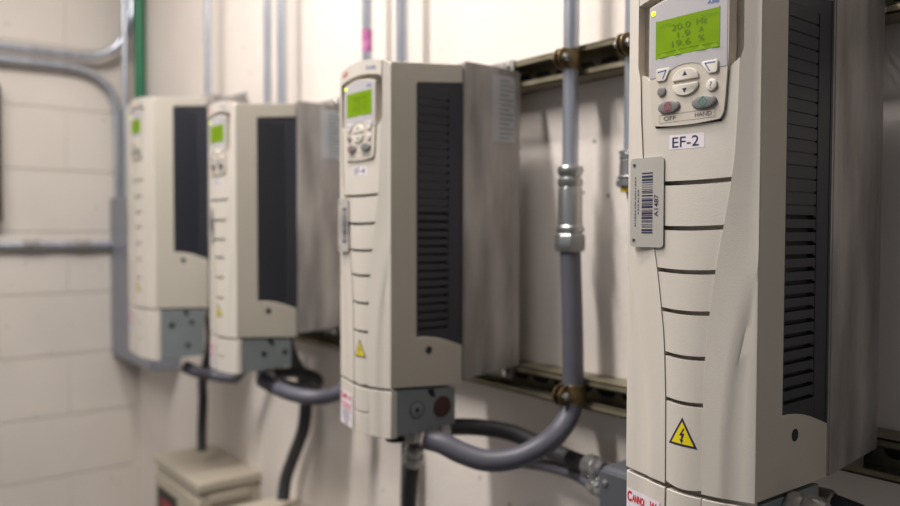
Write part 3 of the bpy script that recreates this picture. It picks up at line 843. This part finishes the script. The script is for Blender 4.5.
# gland nuts hanging under the drives
def gland(label, p, r, h=0.03, m=FIT, drive=None):
    f = MB(); f.lathe([(r * .8, 0), (r, .0), (r, .006), (r * .82, .007), (r * .82, .012), (r * 1.05, .013), (r * 1.05, h * .8), (r * .85, h)], (0, 0, 0), (0, 0, -1), 10)
    o = f.build('cable_gland', m, drive, loc=tuple(Vector(p) - drive.location)); tag(o, label); return o
gland('metal gland under the conduit box of the second-nearest drive', (at(411, 434, 0.64)[0], 0.64, z - 0.2662), 0.0165, 0.034, FIT, DR[3])
gland('black gland under the beige lower front of the second-nearest drive', (-0.845, 0.588, z - 0.2690), 0.013, 0.014, BLK, DR[3])

# strut clamps
def clamp(label, x, zc_, r, group='pipe clamps bolted to the rails'):
    t = thing('pipe_clamp', label, 'pipe clamp', (x, PY, zc_), group)
    m = MB(); w = 0.0135; n = 18
    for s in (-1, 1):
        vs = []
        for i in range(n + 1):
            a = R(-150 + i * 150 / n * 1.0) if False else R(90 - s * (8 + i * 172 / n))
            vs.append((math.cos(a) * (-1), math.sin(a)))
        outer = []
        for i in range(n + 1):
            ang = R(20 + i * 145 / n)          # from front ear round to the back
            dx = s * math.sin(ang); dy = -math.cos(ang)
            outer.append((dx, dy))
        pts = [(dx * (r + 0.0030), dy * (r + 0.0030)) for dx, dy in outer] + [(dx * (r + .0006), dy * (r + .0006)) for dx, dy in reversed(outer)]
        m.prism(pts, 'z', -w, w)
        ex = s * math.sin(R(20)) * (r + 0.0012)
        ear = [(-r * 0.85, -w), (-r - 0.006, -w)] + [(-r - 0.006 - w * math.sin(R(q)) * 0.95, -w * math.cos(R(q))) for q in range(15, 180, 15)] + [(-r - 0.006, w), (-r * 0.85, w)]
        m.prism(ear, 'x', ex - 0.0012, ex + 0.0012)
    m.build('strap', ZDICH, t, 0.0004, 1)
    b_ = MB(); b_.tube([(-0.013, -r - 0.009, 0), (0.014, -r - 0.009, 0)], 0.0026, 10)
    b_.lathe([(0.0055, 0), (0.0055, 0.004), (0.004, 0.005)], (0.0065, -r - 0.009, 0), (1, 0, 0), 6); b_.lathe([(0.005, 0), (0.005, 0.004)], (-0.0065, -r - 0.009, 0), (-1, 0, 0), 6)
    b_.build('bolt', SCREW, t)
clamp('brass-coloured clamp holding the pipe to the upper rail between the two nearest drives', -0.7070, z + 0.2265, 0.0110)
clamp('brass-coloured clamp holding the hose to the lower rail between the two nearest drives', -0.6996, z - 0.2195, 0.0146)
clamp('clamp on the upper rail half hidden by the left edge of the nearest drive', -0.6055, z + 0.2265, 0.0097)

# junction box beside the nearest drive
t = thing('junction_box', 'small dark grey junction box with bright screws left of the nearest drive', 'junction box', (-0.5545, 0.76, z - 0.430))
m = MB(); m.box(-0.055, 0.055, -0.036, 0.068, 0, 0.145); m.build('body', JBOX, t, 0.008, 3)
m = MB(); m.box(-0.050, 0.052, -0.041, -0.0362, 0.004, 0.141); m.build('cover', JBOX, t, 0.0015, 2)
for (xx, zz) in ((-0.041, 0.128), (0.042, 0.128), (-0.041, 0.018), (0.042, 0.018)):
    m = MB(); m.lathe([(0.0042, 0), (0.0042, 0.0015), (0.002, 0.0028)], (xx, -0.041, zz), (0, -1, 0), 12); m.build('screw', SCREW, t)
for (zz, rr) in ((0.108, 0.018), (0.075, 0.0155)):
    m = MB(); m.lathe([(rr, 0), (rr, 0.008), (rr * .85, 0.009), (rr * .85, 0.016), (rr * 1.05, 0.017), (rr * 1.05, 0.026), (rr * .8, 0.03)], (-0.054, 0.008, zz), (-1, 0, 0), 8); m.build('hub', JBOX if rr > .016 else FIT, t)

# grey enclosure in the corner behind the farthest drive
t = thing('enclosure', 'grey sheet-metal enclosure in the corner behind the farthest drive', 'electrical enclosure', (-2.335, 0.745, z - 0.425))
m = MB(); m.box(-0.41, 0, 0.003, 0.085, 0, 0.53); m.build('body', GREYBOX, t, 0.003, 2)
m = MB(); m.box(-0.408, -0.002, -0.004, 0.004, 0.003, 0.527); m.build('door', GREYBOX, t, 0.002, 2)
m = MB(); m.lathe([(0.010, 0), (0.010, 0.006), (0.006, 0.010)], (-0.02, -0.004, 0.25), (0, -1, 0), 16); m.build('latch', SCREW, t)

# pipes in the corner and on the block wall
conduit('slim grey pipe rising in the corner beside the green one', -2.662, 0.770, z + 0.105, TOPZ, 0.0095)
conduit('green painted pipe rising in the corner', -2.632, 0.808, z + 0.105, TOPZ, 0.0165, m=GREENP)
def bent(label, pts, r, coup=None):
    P = spline(pts, 8); o = Vector(pts[0]); t = thing('conduit', label, 'conduit', o)
    q = MB(); q.tube([p - o for p in P], r, 20); q.build('pipe', EMT, t)
    for c in coup or []:
        f = MB(); f.lathe([(r * 1.02, 0), (r * 1.35, 0.001), (r * 1.35, 0.014), (r * 1.12, 0.017), (r * 1.12, 0.034), (r * 1.35, 0.037), (r * 1.35, 0.05), (r * 1.02, 0.051)], Vector(c) - o, (0, 1, 0), 20)
        f.build('coupling', FIT, t)
    return t
X1 = -2.705
bent('upper grey pipe along the block wall sweeping up at the corner', [(X1, -1.2, z + 0.553), (X1, 0.2, z + 0.556), (X1, 0.45, z + 0.5575), (X1, 0.60, z + 0.558), (X1, 0.665, z + 0.5605), (-2.700, 0.712, z + 0.572), (-2.695, 0.752, z + 0.602), (-2.686, 0.782, z + 0.648), (-2.676, 0.794, z + 0.70), (-2.676, 0.796, z + 0.80), (-2.676, 0.796, z + 1.5)], 0.0130)
bent('grey pipe along the block wall turning down at the corner into the enclosure', [(-2.722, -1.2, z + 0.515), (-2.722, 0.2, z + 0.518), (-2.722, 0.42, z + 0.520), (-2.722, 0.58, z + 0.522), (-2.722, 0.645, z + 0.518), (-2.722, 0.70, z + 0.498), (-2.721, 0.740, z + 0.458), (-2.720, 0.758, z + 0.40), (-2.720, 0.760, z + 0.33), (-2.720, 0.760, z + 0.105)], 0.0130)
bent('level grey pipe with bright couplings low on the block wall', [(-2.728, -1.2, z - 0.052), (-2.728, 0.2, z - 0.052), (-2.728, 0.74, z - 0.053)], 0.0125, [(-2.728, 0.475, z - 0.052), (-2.728, 0.625, z - 0.053)])

# dark case at the left edge of view
t = thing('switch_case', 'dark olive metal case on the block wall at the left edge', 'switch box', (-2.75, 0.30, z + 0.02))
m = MB(); m.box(0, 0.05, -0.16, 0.118, 0, 0.42); m.build('body', OLIVE, t, 0.006, 2)
m = MB(); m.box(0.0502, 0.058, -0.155, 0.113, 0.005, 0.415); m.build('cover', OLIVE, t, 0.003, 2)

# tan boxes low on the wall
def tanbox(label, x0, x1, yf, ztop, zbot, red):
    t = thing('enclosure', label, 'electrical enclosure', ((x0 + x1) / 2, (yf + WY) / 2, zbot), 'tan steel enclosures low on the wall')
    ox, oy = (x0 + x1) / 2, (yf + WY) / 2; w = (x1 - x0) / 2; d = (WY - yf) / 2; h = ztop - zbot
    m = MB(); m.box(-w + .006, w - .006, -d + .008, d - 0.0, 0, h - .006); m.build('body', TAN, t, 0.002, 2)
    m = MB(); m.box(-w, w, -d, d - 0.0, h - .022, h); m.build('lid', TAN, t, 0.003, 2)
    m = MB(); m.box(-w + .004, w - .004, -d + .002, -d + .0075, .01, h - .045); m.build('door', TAN, t, 0.002, 2)
    m = MB(); m.box(w - .006, w - .001, -d + .03, d - .03, h - .055, h - .034); m.build('side_rib', TAN, t, 0.002, 2)
    if red:
        m = MB(); m.box(-w + .03, -w + .17, -d + .0005, -d + .0018, h - .20, h - .075, 0); m.box(-w + .06, -w + .14, -d - .0002, -d + .0004, h - .14, h - .10, 1)
        tag(m.build('door_window', [BLK, DRED], t), 'dark window with a red mark')
tanbox('tan steel box low on the wall below the farthest drive', -2.094, -1.776, 0.669, z - 0.603, z - 0.95, True)
tanbox('tan steel box at the bottom edge, right of the other tan box', -1.640, -1.30, 0.669, z - 0.622, z - 0.97, False)

# ------------------------------------------------------------------ lamps of the room
def lamp(name, loc, sx, sy, energy, col, label, tilt=0):
    t = thing('ceiling_light', label, 'ceiling light', loc)
    m = MB(); m.box(-sx / 2 - .03, sx / 2 + .03, -sy / 2 - .03, sy / 2 + .03, 0.02, 0.08); m.build('fixture_body', CEIL, t, 0.004, 1)
    ld = bpy.data.lights.new(name, 'AREA'); ld.shape = 'RECTANGLE'; ld.size = sx; ld.size_y = sy; ld.energy = energy; ld.color = col
    o = bpy.data.objects.new('tube_light', ld); COL.objects.link(o); o.parent = t; o.location = (0, 0, 0.012)
    return t
WARM = (1.0, 0.958, 0.905)
lamp('tube_a', (-1.05, -0.50, z + 1.38), 0.12, 1.1, 46, WARM, 'tube light above the middle drives')
lamp('tube_b', (-2.05, -1.20, z + 1.38), 0.12, 1.1, 3, WARM, 'tube light nearer the block wall')
lamp('tube_c', (-1.20, 0.28, z + 1.22), 1.5, 0.10, 21, WARM, 'tube light running along the wall above the pipes')
w = bpy.data.worlds.new('World'); SC.world = w; w.use_nodes = True
w.node_tree.nodes['Background'].inputs[0].default_value = (0.94, 0.98, 1.05, 1)
w.node_tree.nodes['Background'].inputs[1].default_value = 0.26

# ------------------------------------------------------------------ camera
cam = bpy.data.cameras.new('Camera'); co = bpy.data.objects.new('Camera', cam); COL.objects.link(co); SC.camera = co
yaw, pitch, roll, f = R(38.851), 0.0302, 0.00262, 772.336
fw = Vector((-math.cos(yaw) * math.cos(pitch), math.sin(yaw) * math.cos(pitch), -math.sin(pitch)))
r = Vector((math.sin(yaw), math.cos(yaw), 0)); u = r.cross(fw)
r2 = r * math.cos(roll) + u * math.sin(roll); u2 = -r * math.sin(roll) + u * math.cos(roll)
M = Matrix(((r2.x, u2.x, -fw.x, 0), (r2.y, u2.y, -fw.y, 0), (r2.z, u2.z, -fw.z, EYE), (0, 0, 0, 1)))
co.matrix_world = M
cam.sensor_width = 36.0; cam.lens = f / 900 * 36; cam.clip_start = 0.02
cam.dof.use_dof = True; cam.dof.focus_distance = 0.66; cam.dof.aperture_fstop = cam.lens / 8.6

SC.view_settings.view_transform = 'Standard'; SC.view_settings.look = 'None'
SC.view_settings.exposure = 0.0; SC.view_settings.gamma = 1.0
SC.view_settings.use_curve_mapping = False
